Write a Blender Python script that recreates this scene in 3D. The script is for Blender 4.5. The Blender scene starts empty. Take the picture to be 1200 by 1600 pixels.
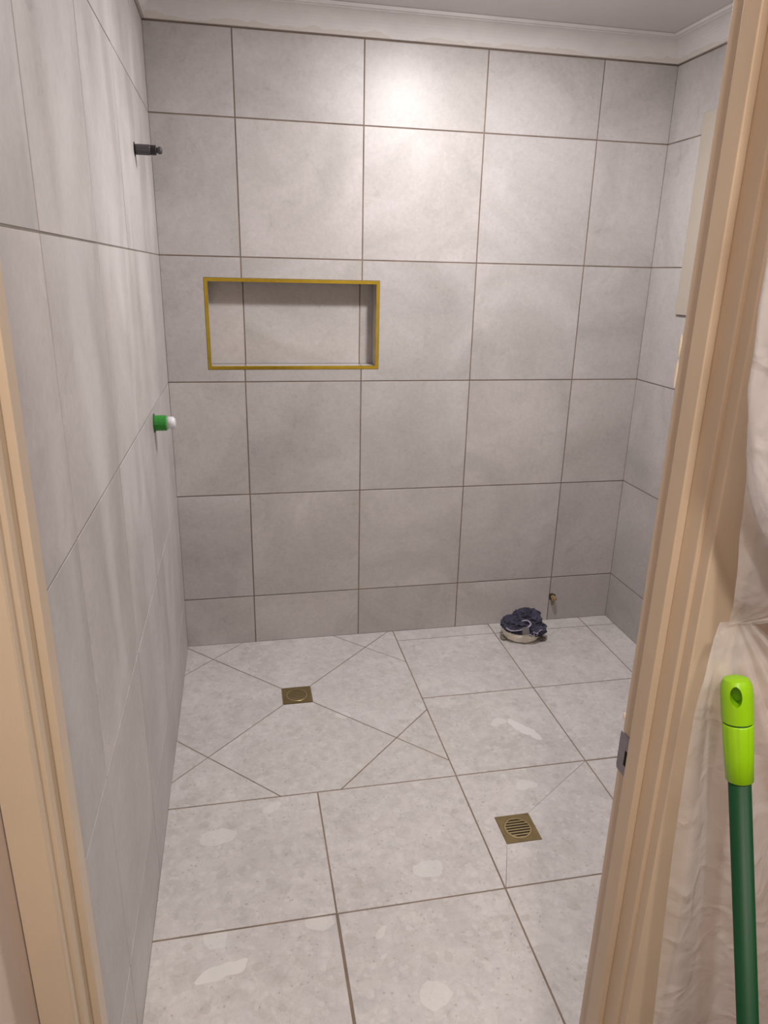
import bpy, bmesh, math, random
from mathutils import Vector, Matrix, noise

# ------------------------------------------------------------------ camera, world, lights, exposure
sc = bpy.context.scene
COL = sc.collection
random.seed(7)

cam_d = bpy.data.cameras.new('camera')
cam = bpy.data.objects.new('camera', cam_d)
COL.objects.link(cam)
AX = [[0.98052606, -0.1951984, 0.02159215], [-0.04213612, -0.3164862, -0.94766082], [0.1918155, 0.92829633, -0.31854787]]
cam.matrix_world = Matrix((
    (AX[0][0], -AX[1][0], -AX[2][0], 0.455615),
    (AX[0][1], -AX[1][1], -AX[2][1], -2.789254),
    (AX[0][2], -AX[1][2], -AX[2][2], 1.523971),
    (0, 0, 0, 1)))
cam_d.sensor_fit = 'VERTICAL'
cam_d.sensor_height = 24.0
cam_d.lens = 1112.6804 * 24.0 / 1600.0
cam_d.clip_start = 0.02
sc.camera = cam

world = bpy.data.worlds.new('world')
sc.world = world
world.use_nodes = True
world.node_tree.nodes['Background'].inputs[0].default_value = (0.02, 0.024, 0.035, 1)   # night outside
world.node_tree.nodes['Background'].inputs[1].default_value = 0.3

sc.view_settings.view_transform = 'Standard'
sc.view_settings.look = 'None'
sc.view_settings.gamma = 1.0
sc.view_settings.use_curve_mapping = False
sc.view_settings.exposure = 0.08


def area_lamp(name, loc, size, power, color, target=None):
    d = bpy.data.lights.new(name, 'AREA')
    d.shape = 'DISK'
    d.size = size
    d.energy = power
    d.color = color
    o = bpy.data.objects.new(name, d)
    COL.objects.link(o)
    o.location = loc
    if target:
        o.rotation_euler = (Vector(target) - Vector(loc)).to_track_quat('-Z', 'Y').to_euler()
    return o


BATH_LAMP = (1.22, -0.80, 2.345)
area_lamp('bathroom_lamp', BATH_LAMP, 0.15, 23.0, (1.0, 0.960, 0.950))
pl = bpy.data.lights.new('bathroom_lamp_globe', 'POINT')       # the part of its light that leaves the globe sideways
pl.energy = 7.0
pl.color = (1.0, 0.962, 0.945)
pl.shadow_soft_size = 0.06
pl.specular_factor = 0.25
plo = bpy.data.objects.new('bathroom_lamp_globe', pl)
COL.objects.link(plo)
plo.location = (BATH_LAMP[0], BATH_LAMP[1], 2.25)
HALL_LAMP_A = (0.50, -3.12, 2.33)
HALL_LAMP_B = (1.45, -3.12, 2.33)
area_lamp('hall_lamp', HALL_LAMP_A, 0.10, 18.0, (1.0, 0.90, 0.80))
area_lamp('hall_lamp_far', HALL_LAMP_B, 0.10, 12.0, (1.0, 0.90, 0.80))

# ------------------------------------------------------------------ dimensions (metres)
XL, XR = 0.196, 2.119          # left and right tiled faces
YD, YH = -2.152, -2.227        # bathroom side and hall side of the door wall
ZT, ZC = 2.2828, 2.362         # top of tiling, ceiling
GR = 0.0045                    # grout joint
TT = 0.0018                    # how far a tile stands proud of its grout
ED = 0.0019                    # tiles run tight into the corners
COLS = [XL - ED, 0.4794, 0.9271, 1.3748, 1.8225, XR + ED]
ROWS = [-ED, 0.2163, 0.6663, 1.1163, 1.5663, 2.0163, ZT]

# ------------------------------------------------------------------ materials


def nt(name):
    m = bpy.data.materials.new(name)
    m.use_nodes = True
    t = m.node_tree
    b = t.nodes['Principled BSDF']
    return m, t, b


def N(t, kind, **kw):
    n = t.nodes.new(kind)
    for k, v in kw.items():
        if k.startswith('i_'):
            key = k[2:]
            key = int(key) if key.isdigit() else key.replace('_', ' ')
            n.inputs[key].default_value = v
        else:
            setattr(n, k, v)
    return n


def L(t, a, b):
    t.links.new(a, b)


def ramp(t, src, stops):
    r = t.nodes.new('ShaderNodeValToRGB')
    while len(r.color_ramp.elements) < len(stops):
        r.color_ramp.elements.new(0.5)
    for e, (p, c) in zip(r.color_ramp.elements, stops):
        e.position = p
        e.color = c if len(c) == 4 else (*c, 1)
    L(t, src, r.inputs[0])
    return r.outputs[0]


def mixc(t, fac, a, b, mode='MIX'):
    n = t.nodes.new('ShaderNodeMix')
    n.data_type = 'RGBA'
    n.blend_type = mode
    for s, v in ((0, fac), (6, a), (7, b)):
        if hasattr(v, 'links'):
            L(t, v, n.inputs[s])
        else:
            n.inputs[s].default_value = v if s == 0 else (*v, 1)[:4]
    return n.outputs[2]


def math_n(t, op, a, b=None, clamp=False):
    n = t.nodes.new('ShaderNodeMath')
    n.operation = op
    n.use_clamp = clamp
    for i, v in enumerate((a, b)):
        if v is None:
            continue
        if hasattr(v, 'links'):
            L(t, v, n.inputs[i])
        else:
            n.inputs[i].default_value = v
    return n.outputs[0]


def plain(name, color, rough=0.5, metal=0.0, bump=0.0, bscale=80.0, var=0.06, vscale=6.0, spec=0.5):
    m, t, b = nt(name)
    tc = N(t, 'ShaderNodeTexCoord')
    nz = N(t, 'ShaderNodeTexNoise', i_Scale=vscale, i_Detail=6.0)
    L(t, tc.outputs['Object'], nz.inputs['Vector'])
    c0 = tuple(max(0, c * (1 - var)) for c in color)
    c1 = tuple(min(1, c * (1 + var)) for c in color)
    L(t, ramp(t, nz.outputs['Fac'], [(0.3, c0), (0.7, c1)]), b.inputs['Base Color'])
    b.inputs['Roughness'].default_value = rough
    b.inputs['Metallic'].default_value = metal
    b.inputs['Specular IOR Level'].default_value = spec
    if bump:
        n2 = N(t, 'ShaderNodeTexNoise', i_Scale=bscale, i_Detail=4.0)
        L(t, tc.outputs['Object'], n2.inputs['Vector'])
        bp = N(t, 'ShaderNodeBump', i_Strength=bump, i_Distance=0.002)
        L(t, n2.outputs['Fac'], bp.inputs['Height'])
        L(t, bp.outputs[0], b.inputs['Normal'])
    return m


def tile_coords(t):
    """object coordinates pushed to a different place of the stone for each tile"""
    tc = N(t, 'ShaderNodeTexCoord')
    oi = N(t, 'ShaderNodeObjectInfo')
    cx = N(t, 'ShaderNodeCombineXYZ')
    L(t, math_n(t, 'MULTIPLY', oi.outputs['Random'], 61.0), cx.inputs[0])
    L(t, math_n(t, 'MULTIPLY', oi.outputs['Random'], 37.0), cx.inputs[1])
    L(t, math_n(t, 'MULTIPLY', oi.outputs['Random'], 83.0), cx.inputs[2])
    ad = N(t, 'ShaderNodeVectorMath', operation='ADD')
    L(t, tc.outputs['Object'], ad.inputs[0])
    L(t, cx.outputs[0], ad.inputs[1])
    return ad.outputs[0], oi.outputs['Random']


def wall_tile_mat(name, haze_sheen):
    m, t, b = nt(name)
    v, rnd = tile_coords(t)
    n1 = N(t, 'ShaderNodeTexNoise', i_Scale=2.4, i_Detail=10.0, i_Roughness=0.6, i_Distortion=0.9)
    L(t, v, n1.inputs['Vector'])
    base = ramp(t, n1.outputs['Fac'], [(0.32, (0.385, 0.362, 0.348)), (0.50, (0.445, 0.418, 0.408)), (0.68, (0.510, 0.482, 0.474))])
    # thin darker veins and pits
    n2 = N(t, 'ShaderNodeTexNoise', i_Scale=7.0, i_Detail=12.0, i_Roughness=0.72, i_Distortion=1.4)
    L(t, v, n2.inputs['Vector'])
    vein = ramp(t, n2.outputs['Fac'], [(0.58, (0, 0, 0)), (0.70, (1, 1, 1))])
    base = mixc(t, math_n(t, 'MULTIPLY', vein, 0.38), base, (0.27, 0.255, 0.235))
    n3 = N(t, 'ShaderNodeTexNoise', i_Scale=60.0, i_Detail=4.0, i_Roughness=0.7)
    L(t, v, n3.inputs['Vector'])
    speck = ramp(t, n3.outputs['Fac'], [(0.40, (0.96, 0.96, 0.96)), (0.60, (1.02, 1.02, 1.02))])
    base = mixc(t, 1.0, base, speck, 'MULTIPLY')
    n6 = N(t, 'ShaderNodeTexNoise', i_Scale=38.0, i_Detail=8.0, i_Roughness=0.75, i_Distortion=1.5)
    L(t, v, n6.inputs['Vector'])
    cl = ramp(t, n1.outputs['Fac'], [(0.40, (1, 1, 1)), (0.56, (0.15, 0.15, 0.15))])
    pit = ramp(t, n6.outputs['Fac'], [(0.60, (0, 0, 0)), (0.70, (1, 1, 1))])
    base = mixc(t, math_n(t, 'MULTIPLY', math_n(t, 'MULTIPLY', pit, cl), 0.42), base, (0.25, 0.235, 0.215))
    base = mixc(t, 1.0, base, ramp(t, n6.outputs['Fac'], [(0.32, (1.07, 1.07, 1.07)), (0.52, (1, 1, 1)), (0.70, (0.93, 0.93, 0.92))]), 'MULTIPLY')
    tone = ramp(t, rnd, [(0.0, (0.96, 0.965, 0.97)), (1.0, (1.04, 1.03, 1.03))])
    base = mixc(t, 1.0, base, tone, 'MULTIPLY')
    rough = math_n(t, 'ADD', math_n(t, 'MULTIPLY', n1.outputs['Fac'], 0.16), 0.33)
    if haze_sheen:
        # pale grout residue plus grazing reflections painted into the colour as long streaks
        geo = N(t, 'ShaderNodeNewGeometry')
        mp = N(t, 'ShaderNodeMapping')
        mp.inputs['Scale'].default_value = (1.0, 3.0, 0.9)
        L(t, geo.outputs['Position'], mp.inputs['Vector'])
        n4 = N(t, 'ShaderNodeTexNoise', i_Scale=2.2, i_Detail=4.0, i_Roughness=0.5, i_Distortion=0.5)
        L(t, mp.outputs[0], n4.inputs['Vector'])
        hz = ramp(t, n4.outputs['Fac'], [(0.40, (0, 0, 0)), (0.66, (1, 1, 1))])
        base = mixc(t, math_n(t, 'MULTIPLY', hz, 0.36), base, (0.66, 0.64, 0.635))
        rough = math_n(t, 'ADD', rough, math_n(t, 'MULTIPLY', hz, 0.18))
    L(t, base, b.inputs['Base Color'])
    L(t, rough, b.inputs['Roughness'])
    bp = N(t, 'ShaderNodeBump', i_Strength=0.25, i_Distance=0.0012)
    L(t, n2.outputs['Fac'], bp.inputs['Height'])
    L(t, bp.outputs[0], b.inputs['Normal'])
    return m


# pale stone inclusions seen in the floor tiles: centre x, y, half length, half width, turn
CHIPS = [(0.357, -1.538, 0.064, 0.022, 0.30), (1.392, -0.782, 0.075, 0.020, -1.02), (1.318, -0.730, 0.026, 0.018, 0.3),
         (0.828, -1.676, 0.034, 0.034, 0.0), (0.345, -1.452, 0.026, 0.030, 0.5), (0.345, -1.115, 0.045, 0.034, 0.1),
         (1.29, -1.06, 0.036, 0.022, 0.3), (0.595, -1.445, 0.042, 0.030, 0.0), (0.74, -1.50, 0.022, 0.010, 0.9),
         (0.90, -1.33, 0.046, 0.030, 0.2), (0.775, -0.60, 0.030, 0.022, 0.2), (0.50, -1.03, 0.028, 0.02, 0.4)]


def floor_tile_mat(name):
    m, t, b = nt(name)
    v, rnd = tile_coords(t)
    nd = N(t, 'ShaderNodeTexNoise', i_Scale=14.0, i_Detail=5.0, i_Roughness=0.6)
    L(t, v, nd.inputs['Vector'])
    sub = N(t, 'ShaderNodeVectorMath', operation='SUBTRACT')
    L(t, nd.outputs['Color'], sub.inputs[0])
    sub.inputs[1].default_value = (0.5, 0.5, 0.5)
    sc_ = N(t, 'ShaderNodeVectorMath', operation='SCALE')
    L(t, sub.outputs[0], sc_.inputs[0])
    sc_.inputs['Scale'].default_value = 0.045
    dv = N(t, 'ShaderNodeVectorMath', operation='ADD')
    L(t, v, dv.inputs[0])
    L(t, sc_.outputs[0], dv.inputs[1])
    n1 = N(t, 'ShaderNodeTexNoise', i_Scale=4.0, i_Detail=10.0, i_Roughness=0.66, i_Distortion=0.5)
    L(t, v, n1.inputs['Vector'])
    base = ramp(t, n1.outputs['Fac'], [(0.28, (0.470, 0.443, 0.434)), (0.52, (0.535, 0.506, 0.500)), (0.74, (0.590, 0.562, 0.557))])
    for scale, lo, hi, col, amt in ((13.0, 0.80, 0.83, (0.60, 0.572, 0.562), 0.30), (34.0, 0.74, 0.77, (0.61, 0.585, 0.57), 0.28),
                                    (24.0, 0.88, 0.91, (0.38, 0.355, 0.335), 0.18)):
        vo = N(t, 'ShaderNodeTexVoronoi', i_Scale=scale, i_Randomness=1.0)
        L(t, dv.outputs[0], vo.inputs['Vector'])
        sp = N(t, 'ShaderNodeSeparateColor')
        L(t, vo.outputs['Color'], sp.inputs[0])
        k = ramp(t, sp.outputs[0], [(lo, (0, 0, 0)), (hi, (1, 1, 1))])
        base = mixc(t, math_n(t, 'MULTIPLY', k, amt), base, col)
    # thin dark edges between the fragments
    ve = N(t, 'ShaderNodeTexVoronoi', i_Scale=27.0, feature='DISTANCE_TO_EDGE')
    L(t, dv.outputs[0], ve.inputs['Vector'])
    ed = ramp(t, ve.outputs['Distance'], [(0.0, (1, 1, 1)), (0.035, (0, 0, 0))])
    n2 = N(t, 'ShaderNodeTexNoise', i_Scale=8.0, i_Detail=4.0)
    L(t, v, n2.inputs['Vector'])
    em = ramp(t, n2.outputs['Fac'], [(0.45, (0, 0, 0)), (0.62, (1, 1, 1))])
    base = mixc(t, math_n(t, 'MULTIPLY', math_n(t, 'MULTIPLY', ed, em), 0.22), base, (0.30, 0.28, 0.26))
    n3 = N(t, 'ShaderNodeTexNoise', i_Scale=45.0, i_Detail=8.0, i_Roughness=0.75, i_Distortion=1.0)
    L(t, v, n3.inputs['Vector'])
    pit = ramp(t, n3.outputs['Fac'], [(0.62, (0, 0, 0)), (0.72, (1, 1, 1))])
    base = mixc(t, math_n(t, 'MULTIPLY', pit, 0.40), base, (0.27, 0.25, 0.235))
    n5 = N(t, 'ShaderNodeTexNoise', i_Scale=30.0, i_Detail=10.0, i_Roughness=0.78, i_Distortion=0.5)
    L(t, v, n5.inputs['Vector'])
    base = mixc(t, 1.0, base, ramp(t, n5.outputs['Fac'], [(0.34, (0.86, 0.855, 0.85)), (0.50, (1.0, 1.0, 1.0)), (0.66, (1.09, 1.09, 1.09))]), 'MULTIPLY')
    n6 = N(t, 'ShaderNodeTexNoise', i_Scale=9.0, i_Detail=6.0, i_Roughness=0.6, i_Distortion=1.0)
    L(t, v, n6.inputs['Vector'])
    blot = ramp(t, n6.outputs['Fac'], [(0.63, (0, 0, 0)), (0.70, (1, 1, 1))])
    base = mixc(t, math_n(t, 'MULTIPLY', blot, 0.28), base, (0.35, 0.325, 0.305))
    for scale, pick, rad, col, amt in ((75.0, 0.72, 0.22, (0.26, 0.24, 0.22), 0.45), (48.0, 0.62, 0.34, (0.66, 0.64, 0.635), 0.32), (26.0, 0.88, 0.34, (0.36, 0.335, 0.315), 0.32)):
        vo = N(t, 'ShaderNodeTexVoronoi', i_Scale=scale, i_Randomness=1.0)
        L(t, dv.outputs[0], vo.inputs['Vector'])
        sp = N(t, 'ShaderNodeSeparateColor')
        L(t, vo.outputs['Color'], sp.inputs[0])
        k = math_n(t, 'MULTIPLY', math_n(t, 'GREATER_THAN', sp.outputs[1], pick), math_n(t, 'LESS_THAN', vo.outputs['Distance'], rad))
        base = mixc(t, math_n(t, 'MULTIPLY', k, amt), base, col)
    # the big pale inclusions at their own places
    geo = N(t, 'ShaderNodeNewGeometry')
    gd = N(t, 'ShaderNodeVectorMath', operation='ADD')
    sc2 = N(t, 'ShaderNodeVectorMath', operation='SCALE')
    nb = N(t, 'ShaderNodeTexNoise', i_Scale=15.0, i_Detail=2.0)
    L(t, geo.outputs['Position'], nb.inputs['Vector'])
    s2 = N(t, 'ShaderNodeVectorMath', operation='SUBTRACT')
    L(t, nb.outputs['Color'], s2.inputs[0])
    s2.inputs[1].default_value = (0.5, 0.5, 0.5)
    L(t, s2.outputs[0], sc2.inputs[0])
    sc2.inputs['Scale'].default_value = 0.055
    L(t, geo.outputs['Position'], gd.inputs[0])
    L(t, sc2.outputs[0], gd.inputs[1])
    tot = None
    for i, (x, y, a, w, r) in enumerate(CHIPS):
        mp = N(t, 'ShaderNodeMapping', vector_type='TEXTURE')
        mp.inputs['Location'].default_value = (x, y, 0)
        mp.inputs['Rotation'].default_value = (0, 0, r)
        mp.inputs['Scale'].default_value = (a, w, 1)
        L(t, gd.outputs[0], mp.inputs['Vector'])
        ln = N(t, 'ShaderNodeVectorMath', operation='LENGTH')
        L(t, mp.outputs[0], ln.inputs[0])
        k = math_n(t, 'MULTIPLY', math_n(t, 'LESS_THAN', ln.outputs['Value'], 1.0), 0.9 if i < 2 else 0.55)
        tot = k if tot is None else math_n(t, 'MAXIMUM', tot, k)
    base = mixc(t, tot, base, (0.675, 0.660, 0.648))
    L(t, base, b.inputs['Base Color'])
    L(t, math_n(t, 'ADD', math_n(t, 'MULTIPLY', n1.outputs['Fac'], 0.2), 0.30), b.inputs['Roughness'])
    bp = N(t, 'ShaderNodeBump', i_Strength=0.2, i_Distance=0.001)
    L(t, n3.outputs['Fac'], bp.inputs['Height'])
    L(t, bp.outputs[0], b.inputs['Normal'])
    return m


M_TILE = wall_tile_mat('grey_stone_wall_tile', False)
M_TILE_L = wall_tile_mat('grey_stone_wall_tile_with_haze_and_sheen', True)
M_FLOOR = floor_tile_mat('pale_stone_floor_tile')
M_GROUT = plain('brown_grey_grout', (0.175, 0.132, 0.105), 0.9, bump=0.3, bscale=300, var=0.25, vscale=9)
M_GROUT_FL = plain('tan_floor_grout', (0.225, 0.172, 0.132), 0.9, bump=0.3, bscale=300, var=0.25, vscale=9)
M_GROUT_LT = plain('pale_grout', (0.22, 0.19, 0.165), 0.9, bump=0.3, bscale=300, var=0.2, vscale=9)
M_CEIL = plain('white_ceiling_paint', (0.60, 0.57, 0.565), 0.85, bump=0.1, bscale=120, var=0.02)
M_BEIGE = plain('cream_gloss_paint', (0.60, 0.485, 0.365), 0.38, bump=0.06, bscale=60, var=0.05, vscale=4)
M_HALLW = plain('hall_wall_paint', (0.60, 0.49, 0.42), 0.7, bump=0.08, bscale=150, var=0.03)
M_HALLD = plain('unseen_hall_wall_low_bounce', (0.17, 0.13, 0.11), 0.7, var=0.03)  # unseen hall walls, darkened only to cut bounced light on the door frame
M_HALLF = plain('hall_floor_boards', (0.10, 0.065, 0.04), 0.5, var=0.2)
M_GOLD = plain('polished_gold_trim', (0.78, 0.61, 0.08), 0.25, metal=1.0, var=0.08, vscale=20)
M_BRASS = plain('brushed_brass', (0.225, 0.168, 0.078), 0.42, metal=0.75, bump=0.1, bscale=200, var=0.15, vscale=25)
M_BRASS_L = plain('bright_brass_edge', (0.40, 0.31, 0.16), 0.38, metal=0.8, var=0.1)
M_VOID = plain('dark_drain_interior', (0.012, 0.010, 0.009), 0.8)
M_GREYPL = plain('charcoal_plastic', (0.062, 0.056, 0.066), 0.38, bump=0.1, bscale=200)
M_BLACKPL = plain('black_plastic', (0.02, 0.018, 0.02), 0.4)
M_GREENCAP = plain('green_ribbed_plastic', (0.035, 0.27, 0.035), 0.35)
M_WHITECAP = plain('milky_white_plastic', (0.62, 0.63, 0.66), 0.35)
M_LIME = plain('lime_green_plastic', (0.27, 0.56, 0.006), 0.33, var=0.03)
M_DKGREEN = plain('dark_green_painted_metal', (0.002, 0.050, 0.016), 0.5, var=0.08, spec=0.3)
M_STEEL = plain('zinc_strike_plate', (0.34, 0.32, 0.35), 0.42, metal=0.9, var=0.1, vscale=60)
M_NAVY = plain('navy_cloth', (0.058, 0.055, 0.085), 0.92, bump=0.5, bscale=900, var=0.35, vscale=30, spec=0.2)
M_NAVYTRIM = plain('faded_lilac_hem', (0.30, 0.28, 0.36), 0.9, bump=0.4, bscale=700, var=0.2, vscale=60, spec=0.2)
M_CLOTHLABEL = plain('grey_printed_label', (0.16, 0.15, 0.155), 0.85, var=0.45, vscale=260, spec=0.2)
M_SPONGE = plain('grimy_white_cloth', (0.74, 0.70, 0.60), 0.9, bump=0.5, bscale=200, var=0.18, vscale=30, spec=0.2)
M_CORNER = plain('damp_grey_cloth', (0.20, 0.18, 0.16), 0.9, var=0.2, vscale=60, spec=0.2)
M_CHIP = plain('bare_timber_chip', (0.78, 0.71, 0.60), 0.7)
M_ALU = plain('beige_window_trim', (0.40, 0.355, 0.30), 0.5, var=0.03)
M_GLASS = plain('frosted_window_glass', (0.10, 0.11, 0.12), 0.25)


def cornice_mat():
    m, t, b = nt('white_plaster_cornice')
    geo = N(t, 'ShaderNodeNewGeometry')
    n1 = N(t, 'ShaderNodeTexNoise', i_Scale=7.0, i_Detail=8.0, i_Roughness=0.6)
    L(t, geo.outputs['Position'], n1.inputs['Vector'])
    base = ramp(t, n1.outputs['Fac'], [(0.3, (0.60, 0.575, 0.565)), (0.7, (0.68, 0.655, 0.645))])
    sp = N(t, 'ShaderNodeSeparateXYZ')
    L(t, geo.outputs['Position'], sp.inputs[0])
    # tan filler smeared along the lower edge
    edge = math_n(t, 'ADD', 2.296, math_n(t, 'MULTIPLY', math_n(t, 'SUBTRACT', n1.outputs['Fac'], 0.5), 0.09))
    k = math_n(t, 'LESS_THAN', sp.outputs[2], edge)
    base = mixc(t, math_n(t, 'MULTIPLY', k, 0.45), base, (0.50, 0.45, 0.385))
    L(t, base, b.inputs['Base Color'])
    b.inputs['Roughness'].default_value = 0.8
    return m


M_CORNICE = cornice_mat()


def plastic_mat(name, lo, hi, bump):
    m, t, b = nt(name)
    out = t.nodes['Material Output']
    tc = N(t, 'ShaderNodeTexCoord')
    n1 = N(t, 'ShaderNodeTexNoise', i_Scale=5.0, i_Detail=4.0, i_Roughness=0.5, i_Distortion=0.6)
    L(t, tc.outputs['Object'], n1.inputs['Vector'])
    n2 = N(t, 'ShaderNodeTexNoise', i_Scale=22.0, i_Detail=3.0, i_Roughness=0.5, i_Distortion=0.8)
    L(t, tc.outputs['Object'], n2.inputs['Vector'])
    # sharp straight creases of crumpled film over the soft waves
    dd = N(t, 'ShaderNodeVectorMath', operation='MULTIPLY_ADD')
    L(t, n1.outputs['Color'], dd.inputs[0])
    dd.inputs[1].default_value = (0.12, 0.12, 0.12)
    L(t, tc.outputs['Object'], dd.inputs[2])
    vc = N(t, 'ShaderNodeTexVoronoi', i_Scale=13.0, feature='DISTANCE_TO_EDGE')
    L(t, dd.outputs[0], vc.inputs['Vector'])
    cr = ramp(t, vc.outputs['Distance'], [(0.0, (1, 1, 1)), (0.10, (0, 0, 0))])
    bp0 = N(t, 'ShaderNodeBump', i_Strength=bump, i_Distance=0.012)
    L(t, n2.outputs['Fac'], bp0.inputs['Height'])
    bp = N(t, 'ShaderNodeBump', i_Strength=min(1.0, bump * 1.1), i_Distance=0.004)
    L(t, math_n(t, 'MULTIPLY', cr, n2.outputs['Fac']), bp.inputs['Height'])
    L(t, bp0.outputs[0], bp.inputs['Normal'])
    b.inputs['Base Color'].default_value = (0.84, 0.83, 0.86, 1)
    b.inputs['Roughness'].default_value = 0.09
    b.inputs['Specular IOR Level'].default_value = 0.8
    L(t, bp.outputs[0], b.inputs['Normal'])
    tr = N(t, 'ShaderNodeBsdfTranslucent')
    tr.inputs[0].default_value = (0.85, 0.84, 0.87, 1)
    mx0 = N(t, 'ShaderNodeMixShader', i_0=0.3)
    L(t, b.outputs[0], mx0.inputs[1])
    L(t, tr.outputs[0], mx0.inputs[2])
    tp = N(t, 'ShaderNodeBsdfTransparent')
    mx = N(t, 'ShaderNodeMixShader')
    L(t, ramp(t, n1.outputs['Fac'], [(0.3, (lo, lo, lo)), (0.7, (hi, hi, hi))]), mx.inputs[0])
    L(t, tp.outputs[0], mx.inputs[1])
    L(t, mx0.outputs[0], mx.inputs[2])
    L(t, mx.outputs[0], out.inputs['Surface'])
    return m


M_PLASTIC = plastic_mat('thin_clear_dust_sheet', 0.34, 0.58, 0.38)
M_PLASTIC_B = plastic_mat('layered_clear_plastic', 0.42, 0.70, 0.5)

# ------------------------------------------------------------------ helpers


def tag(o, label=None, cat=None, kind=None, group=None):
    if label:
        o['label'] = label
    if cat:
        o['category'] = cat
    if kind:
        o['kind'] = kind
    if group:
        o['group'] = group
    return o


def empty(name, loc, parent=None):
    o = bpy.data.objects.new(name, None)
    o.empty_display_size = 0.05
    COL.objects.link(o)
    o.location = loc
    if parent:
        o.parent = parent
        o.location = Vector(loc) - parent.location
    return o


def link(name, me, mat, parent=None, loc=(0, 0, 0), smooth=False):
    """a mesh given in coordinates around loc (world); parented without moving"""
    o = bpy.data.objects.new(name, me)
    COL.objects.link(o)
    if mat and not me.materials:
        me.materials.append(mat)
    if smooth:
        for p in me.polygons:
            p.use_smooth = True
    loc = Vector(loc)
    if parent:
        o.parent = parent
        q, off = parent, Vector((0, 0, 0))       # parents are never turned, so their places just add up
        while q:
            off += q.location
            q = q.parent
        o.location = loc - off
    else:
        o.location = loc
    return o


def from_bm(bm, name):
    me = bpy.data.meshes.new(name)
    bmesh.ops.recalc_face_normals(bm, faces=bm.faces)
    bm.to_mesh(me)
    bm.free()
    return me


def add_box(bm, x0, x1, y0, y1, z0, z1, bev=0.0):
    r = bmesh.ops.create_cube(bm, size=1.0)
    vs = r['verts']
    for v in vs:
        v.co = Vector(((x0 + x1) / 2 + v.co.x * (x1 - x0), (y0 + y1) / 2 + v.co.y * (y1 - y0), (z0 + z1) / 2 + v.co.z * (z1 - z0)))
    if bev:
        es = list({e for v in vs for e in v.link_edges})
        bmesh.ops.bevel(bm, geom=es, offset=bev, segments=2, profile=0.5, affect='EDGES')


def box(name, x0, x1, y0, y1, z0, z1, mat, parent=None, bev=0.0):
    c = Vector(((x0 + x1) / 2, (y0 + y1) / 2, (z0 + z1) / 2))
    bm = bmesh.new()
    add_box(bm, x0 - c.x, x1 - c.x, y0 - c.y, y1 - c.y, z0 - c.z, z1 - c.z, bev)
    return link(name, from_bm(bm, name), mat, parent, c)


def boxes(name, lst, mat, parent=None):
    bm = bmesh.new()
    for b_ in lst:
        add_box(bm, *b_)
    return link(name, from_bm(bm, name), mat, parent)


def prism(name, prof, axis, a0, a1, mat, parent=None):
    """extrude a 2D outline: axis 'z' takes (x, y); 'x' takes (y, z); 'y' takes (x, z)"""
    bm = bmesh.new()

    def P(u, v, w):
        return {'z': (u, v, w), 'x': (w, u, v), 'y': (u, w, v)}[axis]
    c = Vector(P(sum(p[0] for p in prof) / len(prof), sum(p[1] for p in prof) / len(prof), (a0 + a1) / 2))
    lo = [bm.verts.new(Vector(P(u, v, a0)) - c) for u, v in prof]
    hi = [bm.verts.new(Vector(P(u, v, a1)) - c) for u, v in prof]
    n = len(prof)
    for i in range(n):
        bm.faces.new((lo[i], lo[(i + 1) % n], hi[(i + 1) % n], hi[i]))
    bm.faces.new(lo[::-1])
    bm.faces.new(hi)
    return link(name, from_bm(bm, name), mat, parent, c)


def lathe(bm, prof, seg=32, mtx=Matrix.Identity(4), mod=None):
    """prof: (radius, height) pairs, turned about local z"""
    rings = []
    for r, h in prof:
        ring = []
        for i in range(seg):
            a = 2 * math.pi * i / seg
            rr = r * (mod(a, h) if mod else 1.0)
            ring.append(bm.verts.new(mtx @ Vector((rr * math.cos(a), rr * math.sin(a), h))))
        rings.append(ring)
    for a, b_ in zip(rings, rings[1:]):
        for i in range(seg):
            bm.faces.new((a[i], a[(i + 1) % seg], b_[(i + 1) % seg], b_[i]))
    bm.faces.new(rings[0][::-1])
    bm.faces.new(rings[-1])


def clip(poly, nx, ny, d):
    """keep nx*x + ny*y <= d"""
    out = []
    for i in range(len(poly)):
        a, b_ = poly[i], poly[(i + 1) % len(poly)]
        da, db = nx * a[0] + ny * a[1] - d, nx * b_[0] + ny * b_[1] - d
        if da <= 0:
            out.append(a)
        if (da < 0 < db) or (db < 0 < da):
            s = da / (da - db)
            out.append((a[0] + (b_[0] - a[0]) * s, a[1] + (b_[1] - a[1]) * s))
    return out


def inset(poly, d):
    n = len(poly)
    area = sum(poly[i][0] * poly[(i + 1) % n][1] - poly[(i + 1) % n][0] * poly[i][1] for i in range(n))
    s = 1 if area > 0 else -1
    res = []
    for i in range(n):
        p0, p1, p2 = poly[i - 1], poly[i], poly[(i + 1) % n]
        e1 = Vector((p1[0] - p0[0], p1[1] - p0[1])).normalized()
        e2 = Vector((p2[0] - p1[0], p2[1] - p1[1])).normalized()
        n1, n2 = Vector((-e1.y, e1.x)) * s, Vector((-e2.y, e2.x)) * s
        b_ = n1 + n2
        k = d / max(0.25, (1 + n1.dot(n2)))
        res.append((p1[0] + b_.x * k, p1[1] + b_.y * k))
    return res


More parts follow.
